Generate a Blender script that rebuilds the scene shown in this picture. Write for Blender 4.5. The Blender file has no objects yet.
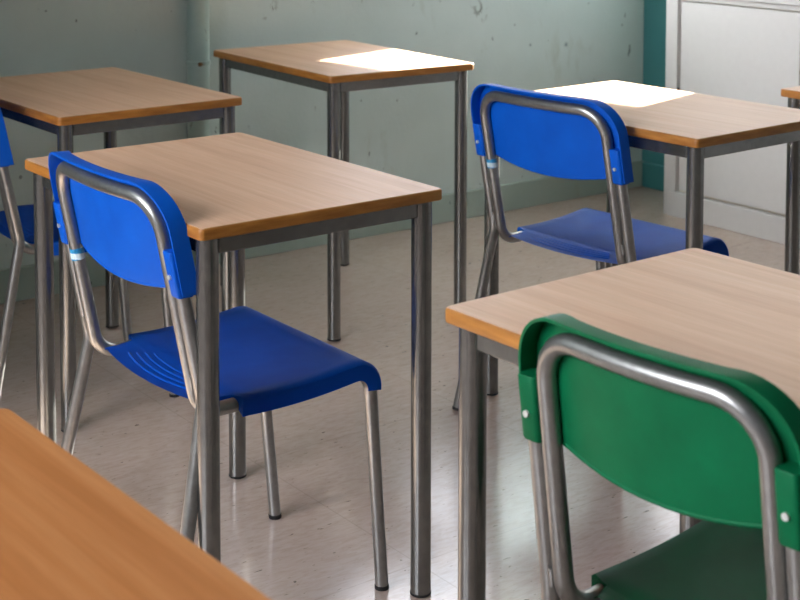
import bpy, bmesh, math, random
from mathutils import Vector, Matrix, Quaternion
random.seed(7)
S = bpy.context.scene
COL = S.collection
pi = math.pi

# ------------------------------------------------------------------ helpers
def lin(c):
    c /= 255.0
    return c / 12.92 if c <= 0.04045 else ((c + 0.055) / 1.055) ** 2.4
def rgb(r, g, b): return (lin(r), lin(g), lin(b), 1.0)

def new_mat(name):
    m = bpy.data.materials.new(name); m.use_nodes = True
    nt = m.node_tree
    return m, nt, nt.nodes['Principled BSDF']
def nd(nt, typ, **kw):
    n = nt.nodes.new(typ)
    for k, v in kw.items(): setattr(n, k, v)
    return n
def lk(nt, a, b): nt.links.new(a, b)
def coords(nt, scale=(1, 1, 1), rot=(0, 0, 0), loc=(0, 0, 0)):
    t = nd(nt, 'ShaderNodeTexCoord'); mp = nd(nt, 'ShaderNodeMapping')
    mp.inputs['Scale'].default_value = scale; mp.inputs['Rotation'].default_value = rot
    mp.inputs['Location'].default_value = loc
    lk(nt, t.outputs['Object'], mp.inputs['Vector'])
    return mp.outputs['Vector']
def noise(nt, vec, scale, detail=4, rough=0.55, dist=0.0):
    n = nd(nt, 'ShaderNodeTexNoise')
    n.inputs['Scale'].default_value = scale; n.inputs['Detail'].default_value = detail
    n.inputs['Roughness'].default_value = rough; n.inputs['Distortion'].default_value = dist
    lk(nt, vec, n.inputs['Vector'])
    return n.outputs['Fac']
def ramp(nt, fac, stops):
    r = nd(nt, 'ShaderNodeValToRGB')
    e = r.color_ramp.elements
    while len(e) < len(stops): e.new(0.5)
    for el, (p, c) in zip(e, stops): el.position = p; el.color = c
    lk(nt, fac, r.inputs['Fac'])
    return r.outputs['Color']
def mixc(nt, fac, a, b, mode='MIX'):
    m = nd(nt, 'ShaderNodeMix', data_type='RGBA', blend_type=mode)
    if isinstance(fac, float): m.inputs[0].default_value = fac
    else: lk(nt, fac, m.inputs[0])
    for s, v in ((m.inputs[6], a), (m.inputs[7], b)):
        if isinstance(v, tuple): s.default_value = v
        else: lk(nt, v, s)
    return m.outputs[2]
def bump(nt, bs, height, strength=0.2, dist=0.01):
    b = nd(nt, 'ShaderNodeBump'); b.inputs['Strength'].default_value = strength
    b.inputs['Distance'].default_value = dist
    lk(nt, height, b.inputs['Height']); lk(nt, b.outputs['Normal'], bs.inputs['Normal'])
def val(c): return (c, c, c, 1)

# ------------------------------------------------------------------ materials
def laminate(name, a, b, c, rough=0.47, seed=0.0):
    m, nt, bs = new_mat(name)
    v = coords(nt, (26, 1.1, 8), loc=(seed, seed * 2.3, 0))
    n1 = noise(nt, v, 1.6, 6, 0.6, 0.35)
    v2 = coords(nt, (150, 5.0, 8), loc=(seed, 0, 0))
    n2 = noise(nt, v2, 2.0, 3, 0.6)
    base = ramp(nt, n1, [(0.30, a), (0.52, b), (0.72, c)])
    fine = ramp(nt, n2, [(0.35, val(0.90)), (0.65, val(1.03))])
    col = mixc(nt, 0.55, base, fine, 'MULTIPLY')
    lk(nt, col, bs.inputs['Base Color'])
    bs.inputs['Roughness'].default_value = rough
    bs.inputs['Specular IOR Level'].default_value = 0.12
    bump(nt, bs, n2, 0.05, 0.002)
    return m
M = {}
M['top'] = laminate('beech_laminate', rgb(212, 168, 136), rgb(221, 180, 148), rgb(228, 190, 160))
M['top_warm'] = laminate('warm_beech_laminate', rgb(168, 106, 56), rgb(180, 118, 67), rgb(192, 132, 80), 0.6, 3.1)

m, nt, bs = new_mat('wood_edge_banding')
n = noise(nt, coords(nt, (9, 9, 60)), 1.5, 4)
lk(nt, ramp(nt, n, [(0.3, rgb(142, 88, 30)), (0.7, rgb(178, 120, 52))]), bs.inputs['Base Color'])
bs.inputs['Roughness'].default_value = 0.42
M['edge'] = m

m, nt, bs = new_mat('grey_steel_tube')
n = noise(nt, coords(nt, (1, 1, 1)), 60, 3)
lk(nt, ramp(nt, n, [(0.3, rgb(144, 144, 141)), (0.7, rgb(158, 158, 155))]), bs.inputs['Base Color'])
bs.inputs['Metallic'].default_value = 0.85
bs.inputs['Roughness'].default_value = 0.34
M['steel'] = m

m, nt, bs = new_mat('grey_desk_steel')
n = noise(nt, coords(nt, (1, 1, 1)), 55, 3)
lk(nt, ramp(nt, n, [(0.3, rgb(124, 125, 123)), (0.7, rgb(138, 139, 136))]), bs.inputs['Base Color'])
bs.inputs['Metallic'].default_value = 0.9
bs.inputs['Roughness'].default_value = 0.25
M['desk_steel'] = m

def plain(name, c, rough=0.5, metal=0.0, spec=0.5):
    m, nt, bs = new_mat(name)
    n = noise(nt, coords(nt), 40, 3)
    dk = tuple(x * 0.97 for x in c[:3]) + (1,)
    lk(nt, ramp(nt, n, [(0.3, dk), (0.7, c)]), bs.inputs['Base Color'])
    bs.inputs['Roughness'].default_value = rough; bs.inputs['Metallic'].default_value = metal
    bs.inputs['Specular IOR Level'].default_value = spec
    return m
M['cap'] = plain('black_rubber', rgb(24, 24, 25), 0.6)
M['rivet'] = plain('pale_rivet', rgb(222, 224, 222), 0.3, 0.6)
M['white'] = plain('white_lacquer', rgb(203, 201, 198), 0.4)
M['cream'] = plain('cream_lacquer', rgb(205, 198, 180), 0.5)
M['ceiling'] = plain('ceiling_paint', rgb(160, 159, 155), 0.9)
M['winframe'] = plain('white_window_frame', rgb(220, 222, 220), 0.4)

def plastic(name, a, b, grain=0.25):
    m, nt, bs = new_mat(name)
    n = noise(nt, coords(nt), 420, 2)
    n2 = noise(nt, coords(nt), 9, 4)
    n3 = noise(nt, coords(nt, (6, 40, 14), (0.3, 0.2, 0.5)), 3.0, 5, 0.7)
    base = ramp(nt, n2, [(0.3, a), (0.7, b)])
    sc = ramp(nt, n3, [(0.70, val(0)), (0.78, val(0.16))])
    lt = tuple(min(1, x * 1.5 + 0.10) for x in b[:3]) + (1,)
    lk(nt, mixc(nt, sc, base, lt), bs.inputs['Base Color'])
    bs.inputs['Roughness'].default_value = 0.52
    bs.inputs['Specular IOR Level'].default_value = 0.17
    bump(nt, bs, n, grain, 0.0015)
    return m
M['blue'] = plastic('blue_plastic', rgb(0, 76, 176), rgb(0, 88, 193))
M['green'] = plastic('green_plastic', rgb(0, 86, 50), rgb(0, 100, 60), 0.12)

# sticker band with a pale printed strip
m, nt, bs = new_mat('printed_sticker')
w = nd(nt, 'ShaderNodeTexWave'); w.bands_direction = 'Z'
w.inputs['Scale'].default_value = 14; w.inputs['Distortion'].default_value = 0.5
lk(nt, coords(nt), w.inputs['Vector'])
lk(nt, ramp(nt, w.outputs['Fac'], [(0.35, rgb(40, 140, 190)), (0.6, rgb(200, 222, 228))]), bs.inputs['Base Color'])
bs.inputs['Roughness'].default_value = 0.3
M['sticker'] = m

# floor : beige marbled linoleum tiles with short dark streaks
m, nt, bs = new_mat('marbled_linoleum')
v = coords(nt, (1, 1, 1), (0, 0, math.radians(24)))
big = noise(nt, v, 1.8, 4, 0.6)
vs = coords(nt, (11, 44, 5), (0, 0, math.radians(58)))
st = noise(nt, vs, 2.2, 6, 0.62, 0.8)
vs2 = coords(nt, (20, 70, 5), (0, 0, math.radians(50)), (3, 1, 0))
fl = noise(nt, vs2, 2.0, 2, 0.5, 0.3)
base = ramp(nt, big, [(0.3, rgb(182, 159, 147)), (0.7, rgb(197, 175, 164))])
stc = ramp(nt, st, [(0.32, rgb(146, 126, 110)), (0.52, rgb(184, 168, 153)), (0.75, rgb(202, 190, 178))])
c1 = mixc(nt, 0.35, base, stc)
flm = ramp(nt, fl, [(0.265, val(0.85)), (0.31, val(0))])
c2 = mixc(nt, flm, c1, rgb(66, 52, 44))
br = nd(nt, 'ShaderNodeTexBrick')
br.offset = 0; br.inputs['Scale'].default_value = 1
br.inputs['Mortar Size'].default_value = 0.0015; br.inputs['Brick Width'].default_value = 0.6
br.inputs['Row Height'].default_value = 0.6
br.inputs['Color1'].default_value = val(1); br.inputs['Color2'].default_value = val(0.95); br.inputs['Mortar'].default_value = val(0.72)
lk(nt, coords(nt, loc=(0.1, 0.25, 0)), br.inputs['Vector'])
c3 = mixc(nt, 0.7, c2, br.outputs['Color'], 'MULTIPLY')
lk(nt, c3, bs.inputs['Base Color'])
rr = nd(nt, 'ShaderNodeMapRange'); rr.inputs[3].default_value = 0.13; rr.inputs[4].default_value = 0.24
lk(nt, big, rr.inputs[0]); lk(nt, rr.outputs[0], bs.inputs['Roughness'])
bs.inputs['Specular IOR Level'].default_value = 0.85
bump(nt, bs, big, 0.05, 0.01)
M['floor'] = m

# painted plaster walls with stains, chips and a scuffed spot
def wall_mat(name, a, b, spots=True, rough=0.5):
    m, nt, bs = new_mat(name)
    v = coords(nt)
    n1 = noise(nt, v, 2.2, 5, 0.6)
    base = ramp(nt, n1, [(0.3, a), (0.7, b)])
    n2 = noise(nt, coords(nt, (1.2, 1.2, 0.5)), 5, 6, 0.7, 0.6)
    stain = ramp(nt, n2, [(0.60, val(0)), (0.74, val(0.35))])
    c = mixc(nt, stain, base, rgb(150, 156, 132))
    n3 = noise(nt, coords(nt, (9, 9, 6)), 3.3, 2, 0.5)
    chip = ramp(nt, n3, [(0.255, val(0.7)), (0.272, val(0))])
    c = mixc(nt, chip, c, rgb(74, 88, 82))
    if spots:
        pos = nd(nt, 'ShaderNodeTexCoord')
        for (px, pz, rad, sc, th) in ((3.644, 0.795, 0.055, 30, 0.56), (2.86, 0.872, 0.07, 26, 0.57), (2.69, 0.85, 0.05, 26, 0.57), (4.10, 0.628, 0.014, 60, 0.44), (3.905, 0.642, 0.008, 60, 0.40)):
            d = nd(nt, 'ShaderNodeVectorMath', operation='DISTANCE')
            sep = nd(nt, 'ShaderNodeSeparateXYZ'); lk(nt, pos.outputs['Object'], sep.inputs[0])
            cmb = nd(nt, 'ShaderNodeCombineXYZ')
            lk(nt, sep.outputs[0], cmb.inputs[0]); lk(nt, sep.outputs[2], cmb.inputs[2])
            lk(nt, cmb.outputs[0], d.inputs[0]); d.inputs[1].default_value = (px, 0, pz)
            near = ramp(nt, d.outputs['Value'], [(0.0, val(1)), (rad, val(0))])
            sp = noise(nt, coords(nt, (1, 1, 0.6), (0, 0.6, 0)), sc, 3, 0.6, 1.0)
            spr = ramp(nt, sp, [(th, val(0)), (th + 0.04, val(1))])
            fac = mixc(nt, 1.0, near, spr, 'MULTIPLY')
            c = mixc(nt, fac, c, rgb(62, 92, 94) if pz < 0.7 else rgb(96, 102, 90))
    lk(nt, c, bs.inputs['Base Color'])
    bs.inputs['Roughness'].default_value = rough
    fine = noise(nt, v, 55, 4, 0.6)
    bump(nt, bs, fine, 0.25, 0.004)
    return m
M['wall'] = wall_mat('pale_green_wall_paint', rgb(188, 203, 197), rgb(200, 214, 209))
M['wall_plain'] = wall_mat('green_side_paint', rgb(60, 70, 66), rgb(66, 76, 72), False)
M['teal'] = wall_mat('teal_wall_paint', rgb(56, 120, 122), rgb(64, 128, 129), False)
M['skirt'] = wall_mat('pale_green_skirting_paint', rgb(150, 168, 158), rgb(164, 180, 170), False)

m, nt, bs = new_mat('painted_pipe')
n1 = noise(nt, coords(nt), 6, 4)
base = ramp(nt, n1, [(0.3, rgb(150, 174, 166)), (0.7, rgb(168, 188, 180))])
n2 = noise(nt, coords(nt, (1, 1, 0.7)), 22, 4, 0.6)
c = mixc(nt, ramp(nt, n2, [(0.62, val(0)), (0.68, val(0.7))]), base, rgb(110, 108, 92))
lk(nt, c, bs.inputs['Base Color']); bs.inputs['Roughness'].default_value = 0.35
M['pipe'] = m
M['rust'] = plain('rusty_clip', rgb(112, 84, 48), 0.7)

m, nt, bs = new_mat('roller_blind_fabric')  # cloth of the added, unseen blind; passes some sun as soft light
out = nt.nodes['Material Output']
df = nd(nt, 'ShaderNodeBsdfDiffuse'); tr = nd(nt, 'ShaderNodeBsdfTranslucent'); mx = nd(nt, 'ShaderNodeMixShader')
n = noise(nt, coords(nt, (1, 200, 200)), 2, 2)
cc = ramp(nt, n, [(0.3, rgb(225, 226, 224)), (0.7, rgb(238, 238, 236))])
lk(nt, cc, df.inputs['Color']); lk(nt, cc, tr.inputs['Color'])
mx.inputs[0].default_value = 0.30
lk(nt, df.outputs[0], mx.inputs[1]); lk(nt, tr.outputs[0], mx.inputs[2]); lk(nt, mx.outputs[0], out.inputs['Surface'])
M['blind'] = m

# ------------------------------------------------------------------ mesh helpers
def link(name, bm, mat, parent=None, sharp=35, bevel=0, solid=0, mats=None):
    me = bpy.data.meshes.new(name)
    bmesh.ops.recalc_face_normals(bm, faces=bm.faces)
    bm.to_mesh(me); bm.free()
    for p in me.polygons: p.use_smooth = True
    me.set_sharp_from_angle(angle=math.radians(sharp))
    for mm in (mats or [mat]): me.materials.append(mm)
    o = bpy.data.objects.new(name, me); COL.objects.link(o)
    if parent: o.parent = parent
    if solid:
        sm = o.modifiers.new('Solid', 'SOLIDIFY'); sm.thickness = solid; sm.offset = 0
    if bevel:
        b = o.modifiers.new('Bevel', 'BEVEL'); b.width = bevel; b.segments = 3; b.limit_method = 'ANGLE'; b.angle_limit = math.radians(40)
    return o
def box(bm, x0, x1, y0, y1, z0, z1):
    vs = [bm.verts.new((x, y, z)) for z in (z0, z1) for y in (y0, y1) for x in (x0, x1)]
    for f in ((0, 1, 3, 2), (4, 6, 7, 5), (0, 4, 5, 1), (2, 3, 7, 6), (0, 2, 6, 4), (1, 5, 7, 3)):
        bm.faces.new([vs[i] for i in f])
    return bm
def fillet(pts, radii, seg=8):
    out = [Vector(pts[0])]
    for i in range(1, len(pts) - 1):
        p, a, b = Vector(pts[i]), Vector(pts[i - 1]), Vector(pts[i + 1])
        r = radii[i - 1]
        if r <= 0: out.append(p); continue
        u, v = (a - p).normalized(), (b - p).normalized()
        ang = u.angle(v); t = r / math.tan(ang / 2)
        t = min(t, (a - p).length * 0.49, (b - p).length * 0.49); r = t * math.tan(ang / 2)
        c = p + (u + v).normalized() * (r / math.sin(ang / 2))
        s, e = p + u * t - c, p + v * t - c
        tot = s.angle(e); ax = s.cross(e).normalized()
        for k in range(seg + 1): out.append(c + Quaternion(ax, tot * k / seg) @ s)
    out.append(Vector(pts[-1]))
    return out
def tube(bm, path, r, n=18, cap=True):
    path = [Vector(p) for p in path]
    t0 = (path[1] - path[0]).normalized()
    ref = Vector((0, 0, 1)) if abs(t0.z) < 0.9 else Vector((1, 0, 0))
    nrm = (ref - t0 * ref.dot(t0)).normalized()
    rings = []; tp = t0
    for i, p in enumerate(path):
        if i == 0: t = t0
        elif i == len(path) - 1: t = (path[i] - path[i - 1]).normalized()
        else: t = ((path[i] - path[i - 1]).normalized() + (path[i + 1] - path[i]).normalized()).normalized()
        nrm = tp.rotation_difference(t) @ nrm; nrm = (nrm - t * nrm.dot(t)).normalized(); tp = t
        b = t.cross(nrm)
        rings.append([bm.verts.new(p + nrm * (r * math.cos(2 * pi * k / n)) + b * (r * math.sin(2 * pi * k / n))) for k in range(n)])
    for a, b in zip(rings, rings[1:]):
        for k in range(n): bm.faces.new((a[k], a[(k + 1) % n], b[(k + 1) % n], b[k]))
    if cap:
        bm.faces.new(rings[0][::-1]); bm.faces.new(rings[-1])
    return bm
def lathe_z(bm, x, y, prof, n=28):
    rings = [[bm.verts.new((x + r * math.cos(2 * pi * k / n), y + r * math.sin(2 * pi * k / n), z)) for k in range(n)] for r, z in prof]
    for a, b in zip(rings, rings[1:]):
        for k in range(n): bm.faces.new((a[k], a[(k + 1) % n], b[(k + 1) % n], b[k]))
    bm.faces.new(rings[0][::-1]); bm.faces.new(rings[-1])
    return bm
def rounded_rect(x0, x1, y0, y1, r, seg=6):
    pts = []
    for cx, cy, a0 in ((x1 - r, y1 - r, 0), (x0 + r, y1 - r, 90), (x0 + r, y0 + r, 180), (x1 - r, y0 + r, 270)):
        for k in range(seg + 1):
            a = math.radians(a0 + 90 * k / seg); pts.append((cx + r * math.cos(a), cy + r * math.sin(a)))
    return pts
def empty(name, loc, rz, label, cat, group=None):
    o = bpy.data.objects.new(name, None); COL.objects.link(o)
    o.location = loc; o.rotation_euler = (0, 0, rz); o.empty_display_size = 0.1
    o['label'] = label; o['category'] = cat
    if group: o['group'] = group
    return o
def struct(name, bm, mat, **k):
    o = link(name, bm, mat, **k); o['kind'] = 'structure'; return o

# ------------------------------------------------------------------ desk
DX, DY, DH, TH = 0.50, 0.70, 0.76, 0.020
EX = 0.003
LEG_R, INS = 0.0188, 0.026
def make_desk(label, top='top'):
    root = empty('school_desk', (0, 0, 0), 0, label, 'desk', 'wooden topped classroom desks')
    # tabletop : laminate sheet, slightly inset in the edge band
    bm = bmesh.new()
    prof = [(0.0030, DH - TH), (0.0014, DH - TH), (0.0014, DH - 0.0012), (0.0022, DH)]
    loops = [[bm.verts.new((x, y, z)) for x, y in rounded_rect(i - EX, DX - i + EX, i - EX, DY - i + EX, 0.009)] for i, z in prof]
    for a, b in zip(loops, loops[1:]):
        for k in range(len(a)): bm.faces.new((a[k], a[(k + 1) % len(a)], b[(k + 1) % len(a)], b[k]))
    bm.faces.new(loops[0][::-1]); bm.faces.new(loops[-1])
    t = link('tabletop', bm, M[top], root)
    # edge band wrapped around the board
    bm = bmesh.new()
    e = [(0.0016, DH - TH - 0.0003), (0.0005, DH - TH + 0.0006), (0.0, DH - TH + 0.003), (0.0, DH - 0.004), (0.0006, DH - 0.0018), (0.0018, DH - 0.0004), (0.0032, DH + 0.0001)]
    loops = [[bm.verts.new((x, y, z)) for x, y in rounded_rect(i - EX, DX - i + EX, i - EX, DY - i + EX, 0.010)] for i, z in e]
    for a, b in zip(loops, loops[1:]):
        for k in range(len(a)): bm.faces.new((a[k], a[(k + 1) % len(a)], b[(k + 1) % len(a)], b[k]))
    eb = link('edge_band', bm, M['edge'], t, sharp=60)
    eb['label'] = 'golden brown wooden edge band'
    for lx in (INS, DX - INS):
        for ly in (INS, DY - INS):
            bm = bmesh.new(); lathe_z(bm, lx, ly, [(LEG_R, 0.004), (LEG_R, DH - TH)])
            lg = link('leg', bm, M['desk_steel'], root)
            bm = bmesh.new(); lathe_z(bm, lx, ly, [(LEG_R - 0.002, 0.0), (LEG_R + 0.0006, 0.002), (LEG_R + 0.0006, 0.006), (LEG_R - 0.001, 0.0065)])
            fc = link('foot_cap', bm, M['cap'], lg); fc['label'] = 'black rubber foot cap'
    z1, z0 = DH - TH - 0.001, DH - TH - 0.031
    for s in (0, 1):
        yy = INS if s == 0 else DY - INS
        bm = bmesh.new(); box(bm, INS + LEG_R - 0.002, DX - INS - LEG_R + 0.002, yy - 0.0095, yy + 0.0095, z0, z1)
        link('rail', bm, M['desk_steel'], root, bevel=0.002)
        xx = INS if s == 0 else DX - INS
        bm = bmesh.new(); box(bm, xx - 0.0095, xx + 0.0095, INS + LEG_R - 0.002, DY - INS - LEG_R + 0.002, z0, z1)
        link('rail', bm, M['desk_steel'], root, bevel=0.002)
    return root
def copy_tree(o, parent=None):
    c = o.copy(); COL.objects.link(c)
    if parent: c.parent = parent
    for ch in list(o.children): copy_tree(ch, c)
    return c
def copy_thing(src, label, loc, rz, scale=1.0):
    c = copy_tree(src); c['label'] = label; c.location = loc; c.rotation_euler = (0, 0, rz)
    c.scale = (scale,) * 3
    return c

desk = make_desk('pale wooden desk with the frontmost blue chair pushed in under it')
desk.location = (1.157, 2.027, 0); desk.rotation_euler = (0, 0, 0.002)
def dk(label, x, y, rz): return copy_thing(desk, label, (x, y, 0), rz)
dk('wooden desk shaded beside the green wall at far left, just left of the pipe', 1.4155, 3.137, 0.0143)
dk('empty desk standing alone against the wall with a white sunlit patch on its top', 2.3085, 3.315, -0.0478)
dk('wooden desk in front of the white cabinet with a blue chair tucked at its left', 2.407, 2.083, 0.0250)
dk('large close desk at the right behind the green chair', 1.225, 0.773, 0.021)
dk('pale desk cut off at the right edge beside the white cabinet', 3.136, 1.734, 0.0)
near = make_desk('orange brown blurred desktop closest to the viewer at lower left', 'top_warm')
near.location = (0.107, 0.764, 0); near.rotation_euler = (0, 0, 0.014)

# ------------------------------------------------------------------ chair (faces +X; origin on the floor under the backrest)
TR = 0.0125
def make_chair(colour, label, LEAN=0.2045, HW=0.190, up=0.0, sx=0.144):
    OUT = HW + 0.0247
    P = M[colour]
    root = empty('school_chair', (0, 0, 0), 0, label, 'chair', 'stacking plastic chairs')
    cx = lambda z: (0.765 - z) * LEAN
    BUL = 0.026
    bul = lambda y: -BUL * max(0.0, 1 - (y / (HW + 0.039)) ** 2)
    # --- inner tube : inverted U of the back, running on into the seat rails and front bends
    top = 0.797
    half = [(cx(0.70), HW, 0.70)]
    bend_x = cx(0.421 + up)
    down = fillet([(cx(0.70), HW, 0.70), (bend_x, HW, 0.421 + up), (0.4270, HW, 0.427 + up), (0.4330, HW, 0.345 + up)], [0.05, 0.052], 9)
    arch = []
    R = 0.062
    for k in range(11):
        a = k / 10 * pi / 2
        y = HW - R + R * math.cos(a); z = top - R + R * math.sin(a)
        arch.append((cx(z), y, z))
    for k in range(1, 12):
        y = (HW - R) * (1 - 2 * k / 12)
        arch.append((cx(top), y, top))
    arch += [(p[0], -p[1], p[2]) for p in arch[10::-1]]
    arch = [(p[0] + bul(p[1]) - bul(HW), p[1], p[2]) for p in arch]
    full = list(reversed(down)) + arch + [(p[0], -p[1], p[2]) for p in down]
    bm = bmesh.new(); tube(bm, full, TR, 18)
    fr = link('tube_frame', bm, M['steel'], root, sharp=60)
    for s in (1, -1):
        # front legs carry on below the seat's front roll
        bm = bmesh.new(); tube(bm, [(0.4330, s * HW, 0.346 + up), (0.4610, s * (HW - 0.006), 0.008)], TR - 0.0003, 18)
        lg = link('leg', bm, M['steel'], root, sharp=60)
        bm = bmesh.new(); tube(bm, [(0.4606, s * (HW - 0.006), 0.007), (0.4614, s * (HW - 0.006), 0.0)], TR + 0.001, 18)
        link('foot_cap', bm, M['cap'], lg)['label'] = 'black foot cap'
        # rear legs run up beside the inner tube into the sockets of the backrest
        pts = fillet([(cx(0.70 + up) + 0.002, s * OUT, 0.70 + up), (cx(0.452) + 0.002, s * (OUT), 0.452), (cx(0.43) - 0.092, s * (OUT + 0.036), 0.006)], [0.07], 7)
        bm = bmesh.new(); tube(bm, pts, TR, 18)
        lg = link('leg', bm, M['steel'], root, sharp=60)
        d = (pts[-1] - pts[-2]).normalized()
        bm = bmesh.new(); tube(bm, [pts[-1] - d * 0.001, pts[-1] + d * 0.0055], TR + 0.001, 18)
        link('foot_cap', bm, M['cap'], lg)['label'] = 'black foot cap'
        # weld seam between the two tubes
        bm = bmesh.new()
        tube(bm, [(cx(z) + 0.001 - TR * 0.7, s * (HW + 0.0131), z) for z in (0.470, 0.478, 0.486, 0.494)], 0.0035, 8)
        link('weld', bm, M['steel'], fr)
    # --- backrest : curved panel with a rim folded back around the tube
    W, ZT, ZB, RC = HW + 0.0395, 0.822, 0.640 + up * 0.9, 0.078
    side = [(W, ZB + (ZT - RC - ZB) * k / 8) for k in range(9)]
    for k in range(1, 11):
        a = k / 10 * pi / 2
        side.append((W - RC + RC * math.cos(a), ZT - RC + RC * math.sin(a)))
    MC = 20
    FR, RB = 0.0165, -0.0145
    def wall_pt(y, z, d): return (cx(z) + d + bul(y) - bul(HW), y, z)
    bm = bmesh.new()
    rows = []
    for i, (w, z) in enumerate(side):
        row = []
        for k in range(MC + 1):
            u = 1 - 2 * k / MC
            y = w * u
            drop = (0.034 * (1 - u * u) - 0.018 * (1 - abs(u) ** 14)) * max(0, 1 - i / 8.0)
            row.append(bm.verts.new(wall_pt(y, z - drop, FR - 0.006 * (1 - u * u) ** 0.3)))
        rows.append(row)
    for a, b in zip(rows, rows[1:]):
        for k in range(MC): bm.faces.new((a[k], a[k + 1], b[k + 1], b[k]))
    # rim
    rim_front = [r[0] for r in rows] + rows[-1][1:-1] + [r[-1] for r in reversed(rows)]
    rim_back = []
    for v in rim_front:
        y, z = v.co.y, v.co.z
        rim_back.append(bm.verts.new(wall_pt(y, z, RB)))
    for k in range(len(rim_front) - 1):
        bm.faces.new((rim_front[k], rim_front[k + 1], rim_back[k + 1], rim_back[k]))
    lip_pts = [Vector(v.co) for v in rows[0]]
    back = link('backrest', bm, P, root, sharp=50, solid=0.0042, bevel=0.0016)
    bm = bmesh.new(); tube(bm, lip_pts[1:-1], 0.0034, 8)
    link('lower_lip', bm, P, back, sharp=70)
    for s in (1, -1):
        # socket that takes the top of the outer tube
        bm = bmesh.new()
        za, zb = 0.637 + up, 0.716 + up * 1.2
        sect = rounded_rect(-0.0155, 0.0155, -0.0142, 0.0142, 0.006, 4)
        rings = [[bm.verts.new((cx(z) + 0.002 + x * k, s * (OUT - 0.0002) + y * k, z)) for x, y in sect] for z, k in ((za, 0.93), (za + 0.003, 1), (zb - 0.003, 1), (zb, 0.9))]
        for a, b in zip(rings, rings[1:]):
            for q in range(len(a)): bm.faces.new((a[q], a[(q + 1) % len(a)], b[(q + 1) % len(a)], b[q]))
        bm.faces.new(rings[0][::-1]); bm.faces.new(rings[-1])
        so = link('tube_socket', bm, P, back, sharp=40)
        bm = bmesh.new()
        xx = cx(0.67 + up) + 0.002 - 0.0160
        tube(bm, [(xx + 0.004, s * OUT, 0.672 + up), (xx - 0.002, s * OUT, 0.672 + up), (xx - 0.0035, s * OUT, 0.672 + up)], 0.0042, 12)
        link('rivet', bm, M['rivet'], back)['label'] = 'small pale rivet'
    # --- seat
    bm = bmesh.new()
    st = []      # (x, z, half width, lip depth)
    for k in range(7):
        x = 0.060 + (sx - 0.066) * k / 6; st.append((x, up + 0.4365 + 0.001 * k / 6, HW - 0.0130 + 0.009 * max(0, (k - 2) / 4), 0.006))
    for k in range(13):
        x = sx + (0.3845 - sx) * k / 12; u = k / 12
        st.append((x, up + 0.4405 + 0.0105 * u ** 2 - 0.003 * math.sin(pi * u), HW + 0.0215, 0.034))
    C, RR = (0.3875, 0.396 + up), 0.0555
    for k in range(1, 10):
        a = pi / 2 * (1 - k / 9 * 1.06)
        st.append((C[0] + RR * math.cos(a), C[1] + RR * math.sin(a), HW + 0.0215, 0.034))
    n = 18
    prof = []
    for i, (x, z, w, lip) in enumerate(st):
        row = []
        # direction of the lip : down for the flat, inward (towards the roll centre) for the front roll
        if i >= 20: dv = Vector((C[0] - x, 0, C[1] - z)).normalized()
        else: dv = Vector((0, 0, -1))
        f = lambda y: (x + (0.016 * (y / (HW - 0.0195)) ** 2 if i == 0 else 0.016 * (y / (HW - 0.0195)) ** 2 * max(0, 1 - i / 6)), y, z - (0.004 * (1 - (y / w) ** 2) if i < 20 else 0))
        L = Vector(f(w)); row.append(bm.verts.new(L + dv * lip + Vector((0, 0.0, 0))))
        row.append(bm.verts.new(L + dv * 0.005 + Vector((0, 0.0008, 0))))
        for k in range(n + 1):
            y = (w - 0.005) * (1 - 2 * k / n)
            row.append(bm.verts.new(f(y)))
        L = Vector(f(-w)); row.append(bm.verts.new(L + dv * 0.005 + Vector((0, -0.0008, 0))))
        row.append(bm.verts.new(L + dv * lip))
        prof.append(row)
    for a, b in zip(prof, prof[1:]):
        for k in range(len(a) - 1): bm.faces.new((a[k], a[k + 1], b[k + 1], b[k]))
    r0 = bmesh.ops.solidify(bm, geom=bm.faces[:], thickness=0.004)
    # moulded ribs at the rear of the seat
    for j, (xo, hw) in enumerate(((0.083, HW - 0.068), (0.098, HW - 0.076), (0.113, HW - 0.086), (0.128, HW - 0.098))):
        pts = []
        for k in range(17):
            y = hw * (1 - 2 * k / 16)
            x = xo + 0.030 * (y / 0.166) ** 2
            pts.append((x, y, up + 0.4362 - 0.004 * (1 - (y / (HW - 0.0195)) ** 2) + 0.0006))
        tube(bm, pts, 0.0023, 6)
    link('seat', bm, P, root, sharp=42)
    return root, fr, cx
def add_sticker(fr, cx, HW=0.190, z0=0.611, z1=0.633):
    bm = bmesh.new()
    n = 18
    z = (z0 + z1) / 2
    tube(bm, [(cx(z0), HW, z0), (cx(z), HW, z), (cx(z1), HW, z1)], TR + 0.0006, 18)
    o = link('sticker', bm, M['sticker'], fr, sharp=60); o['label'] = 'blue and white sticker band'
    return o

chair, fr, cxf = make_chair('blue', 'front blue chair with its whole seat in view, pushed under the desk')
add_sticker(fr, cxf)
chair.location = (1.1255, 2.298, 0)
c2 = copy_thing(chair, 'blue chair at the desk in front of the white cabinet', (2.320, 2.474, 0), 0.075)
c3 = copy_thing(chair, 'blue chair mostly cut off by the left edge, beside the shaded desk', (1.330, 3.473, 0), -0.16)
green, fr2, cx2 = make_chair('green', 'green plastic chair in front of the close right desk', 0.130, 0.156, 0.018, 0.112)
green.location = (1.183, 1.087, 0); green.rotation_euler = (0, 0, 0.062); green.scale = (0.998,) * 3

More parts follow.
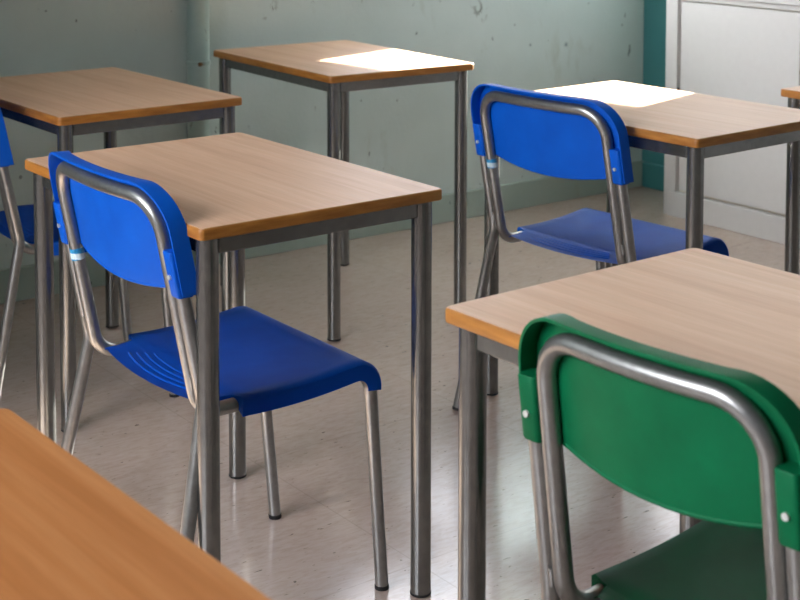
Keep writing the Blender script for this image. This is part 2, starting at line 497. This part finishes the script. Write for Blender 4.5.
# ------------------------------------------------------------------ room
X0, X1, Y0, Y1, H = -2.6, 4.546, -3.0, 4.234, 3.7
T = 0.14
TB = 0.42
struct('floor', box(bmesh.new(), X0 - T, X1 + T, Y0 - T, Y1 + TB, -0.1, 0), M['floor'])
struct('ceiling', box(bmesh.new(), X0 - T, X1 + T, Y0 - T, Y1 + TB, H, H + 0.1), M['ceiling'])
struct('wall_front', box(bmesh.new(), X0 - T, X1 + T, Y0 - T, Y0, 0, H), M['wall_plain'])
def wall_x(name, xa, xb, holes, mat):
    bm = bmesh.new(); y = Y0
    for (a, b, z0, z1) in holes:
        box(bm, xa, xb, y, a, 0, H); box(bm, xa, xb, a, b, 0, z0); box(bm, xa, xb, a, b, z1, H); y = b
    box(bm, xa, xb, y, Y1, 0, H)
    return struct(name, bm, mat)
RW = [(2.90, 4.215, 1.2, 2.95)]
BW = [(3.0, 4.08, 1.05, 1.95)]
LW = [(0.3, 1.65, 1.35, 3.5), (1.75, 3.1, 1.35, 3.5)]
wall_x('wall_right', X1, X1 + T, RW, M['teal'])
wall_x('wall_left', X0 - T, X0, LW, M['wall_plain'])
bm = bmesh.new(); x = X0 - T
for (a, b, z0, z1) in BW:
    box(bm, x, a, Y1, Y1 + TB, 0, H); box(bm, a, b, Y1, Y1 + TB, 0, z0); box(bm, a, b, Y1, Y1 + TB, z1, H); x = b
box(bm, x, X1 + T, Y1, Y1 + TB, 0, H)
struct('wall_back', bm, M['wall'])
struct('wall_pier', box(bmesh.new(), 0.30, 0.55, 3.0, Y1, 0, H), M['wall_plain'])  # unseen pier, added to shade the left part of the back wall
nwin = 0
def window(xa, xb, a, b, z0, z1):
    global nwin
    nwin += 1
    xm = (xa + xb) / 2
    bm = bmesh.new(); w = 0.05
    box(bm, xm - 0.03, xm + 0.03, a, a + w, z0, z1); box(bm, xm - 0.03, xm + 0.03, b - w, b, z0, z1)
    box(bm, xm - 0.03, xm + 0.03, a + w, b - w, z0, z0 + w); box(bm, xm - 0.03, xm + 0.03, a + w, b - w, z1 - w, z1)
    o = struct('window_%d' % nwin, bm, M['winframe'])
for h in RW: window(X1, X1 + T, *h)
for h in LW: window(X0 - T, X0, *h)
for (a, b, z0, z1) in BW:
    nwin += 1
    bm = bmesh.new(); w = 0.05; ym = Y1 + TB - 0.06
    box(bm, a, a + w, ym - 0.03, ym + 0.03, z0, z1); box(bm, b - w, b, ym - 0.03, ym + 0.03, z0, z1)
    box(bm, a + w, b - w, ym - 0.03, ym + 0.03, z0, z0 + w); box(bm, a + w, b - w, ym - 0.03, ym + 0.03, z1 - w, z1)
    struct('window_%d' % nwin, bm, M['winframe'])
HEAD = 1.512
for k, h in enumerate(RW):
    # unseen blind, added to cut the sun; bottom sloped to shape its patches
    za, zb = HEAD - 0.047, HEAD + 0.010
    bm = bmesh.new(); box(bm, X1 + 0.012, X1 + 0.016, h[0] + 0.004, h[1] - 0.004, HEAD, h[3] - 0.002)
    for v in bm.verts:
        if v.co.z < HEAD + 0.001: v.co.z = za if v.co.y < (h[0] + h[1]) / 2 else zb
    o = link('roller_blind', bm, M['blind'])
    lb = link('bottom_bar', tube(bmesh.new(), [(X1 + 0.014, h[0] + 0.004, za), (X1 + 0.014, h[1] - 0.004, zb)], 0.008, 10), M['white'], o)
    o['label'] = ['white roller blind half down above the white cabinet nearest the back wall'][k]
    o['category'] = 'blind'; o['group'] = 'roller blinds at the right windows'

# skirting of the back wall and of the right wall
bm = bmesh.new()
box(bm, X0, X1, Y1 - 0.016, Y1, 0, 0.105)
struct('baseboard_back', bm, M['skirt'], bevel=0.003)
bm = bmesh.new()
box(bm, X1 - 0.016, X1, 3.85, Y1 - 0.016, 0, 0.105)
struct('baseboard_right', bm, M['teal'], bevel=0.003)

# pipe in the corner of the shaded part of the wall
pp = empty('heating_pipe', (2.385, 4.19, 0), 0, 'vertical painted pipe on the green wall between two desks', 'pipe')
link('pipe', lathe_z(bmesh.new(), 0, 0, [(0.037, 0), (0.037, H)], 32), M['pipe'], pp)
bm = bmesh.new(); lathe_z(bm, 0, 0, [(0.0375, 0.690), (0.041, 0.692), (0.041, 0.703), (0.0375, 0.705)], 32)
link('pipe_clamp', bm, M['pipe'], pp)
bm = bmesh.new(); tube(bm, [(-0.012, -0.040, 0.697), (-0.020, -0.045, 0.697)], 0.007, 10)
link('clamp_bolt', bm, M['rust'], pp)['label'] = 'rusty brown bolt'

# white cabinet along the right wall
CXF, CT, CB = 4.245, 0.885, 3.838
cab = empty('wall_cabinet', (CXF, 0, 0), 0, 'long low white cabinet with panelled doors along the right wall', 'cabinet')
ylo = Y0 + 0.05
bm = bmesh.new(); box(bm, 0.022, X1 - 0.018 - CXF, ylo, CB, 0.0, CT - 0.03); link('carcass', bm, M['cream'], cab)
bm = bmesh.new(); box(bm, -0.012, X1 - 0.002 - CXF, ylo - 0.01, CB + 0.006, CT - 0.03, CT); link('cabinet_top', bm, M['white'], cab, bevel=0.004)
bm = bmesh.new(); box(bm, 0.0, 0.022, ylo, CB, 0.836, CT - 0.03); link('top_rail', bm, M['white'], cab, bevel=0.0015)
bm = bmesh.new(); box(bm, 0.0, 0.022, CB - 0.058, CB, 0.0, 0.836); link('stile', bm, M['white'], cab, bevel=0.002)
bm = bmesh.new(); box(bm, -0.008, 0.022, ylo, CB - 0.030, 0.0, 0.094); link('plinth', bm, M['white'], cab, bevel=0.002)
y = CB - 0.072; k = 0
while y - 0.55 > ylo:
    bm = bmesh.new(); box(bm, 0.004, 0.022, y - 0.545, y, 0.104, 0.830)
    d = link('door', bm, M['white'], cab, bevel=0.0018)
    bm = bmesh.new()
    tube(bm, [(0.0, y + 0.006, 0.470), (0.0, y + 0.006, 0.498)], 0.0055, 12)
    tube(bm, [(-0.003, y + 0.003, 0.482), (0.003, y - 0.004, 0.474)], 0.004, 10)
    link('hinge', bm, M['cap'], d)['label'] = 'small black hinge'
    y -= 0.551

# ------------------------------------------------------------------ light
SKY_L, SKY_R = 10.8, 5.6     # left sky made stronger to lift the light through the left windows
w = bpy.data.worlds.new('World'); S.world = w; w.use_nodes = True
wt = w.node_tree; bg = wt.nodes['Background']
tc = nd(wt, 'ShaderNodeTexCoord'); sp = nd(wt, 'ShaderNodeSeparateXYZ'); lk(wt, tc.outputs['Generated'], sp.inputs[0])
mr = nd(wt, 'ShaderNodeMapRange'); mr.inputs[1].default_value = -0.6; mr.inputs[2].default_value = 0.5
mr.inputs[3].default_value = SKY_L; mr.inputs[4].default_value = SKY_R
lk(wt, sp.outputs[0], mr.inputs[0]); lk(wt, mr.outputs[0], bg.inputs['Strength'])
bg.inputs['Color'].default_value = (0.93, 0.945, 1.03, 1)
E_, az = math.radians(19.3), math.atan(0.255)
d = Vector((-math.cos(E_) * math.cos(az), -math.cos(E_) * math.sin(az), -math.sin(E_)))
sun = bpy.data.lights.new('sun', 'SUN'); sun.energy = 62; sun.angle = math.radians(0.55); sun.color = (1.0, 0.94, 0.85)
so = bpy.data.objects.new('sun', sun); COL.objects.link(so); so.location = (8, 3, 3)
so.rotation_euler = d.to_track_quat('-Z', 'Y').to_euler()
def portal(x, a, b, z0, z1, sgn):
    L = bpy.data.lights.new('window_portal', 'AREA'); L.shape = 'RECTANGLE'; L.size = b - a; L.size_y = z1 - z0
    L.cycles.is_portal = True
    o = bpy.data.objects.new('window_portal', L); COL.objects.link(o)
    o.location = (x, (a + b) / 2, (z0 + z1) / 2)
    o.rotation_euler = Vector((sgn, 0, 0)).to_track_quat('-Z', 'Z').to_euler()
for h in RW: portal(X1 + T, *h, -1)
for h in LW: portal(X0 - T, *h, 1)
for (a, b, z0, z1) in BW:
    L = bpy.data.lights.new('window_portal', 'AREA'); L.shape = 'RECTANGLE'; L.size = b - a; L.size_y = z1 - z0
    L.cycles.is_portal = True
    o = bpy.data.objects.new('window_portal', L); COL.objects.link(o)
    o.location = ((a + b) / 2, Y1 + TB, (z0 + z1) / 2)
    o.rotation_euler = Vector((0, -1, 0)).to_track_quat('-Z', 'Z').to_euler()

# ------------------------------------------------------------------ camera
cam = bpy.data.cameras.new('Camera'); co = bpy.data.objects.new('Camera', cam); COL.objects.link(co)
co.location = (0, 0, 1.3416); co.rotation_euler = (pi / 2 - 0.0668, 0, -math.radians(36))
cam.sensor_width = 36; cam.lens = 1462.34 / 800 * 36
cam.shift_x = (400 - 359.88) / 800; cam.shift_y = (-35.4 - 300) / 800
cam.dof.use_dof = True; cam.dof.focus_distance = 2.6; cam.dof.aperture_fstop = 9
cam.clip_start = 0.05
S.camera = co
S.view_settings.view_transform = 'Standard'; S.view_settings.look = 'None'
S.view_settings.exposure = 0.68; S.view_settings.gamma = 1.0; S.view_settings.use_curve_mapping = False
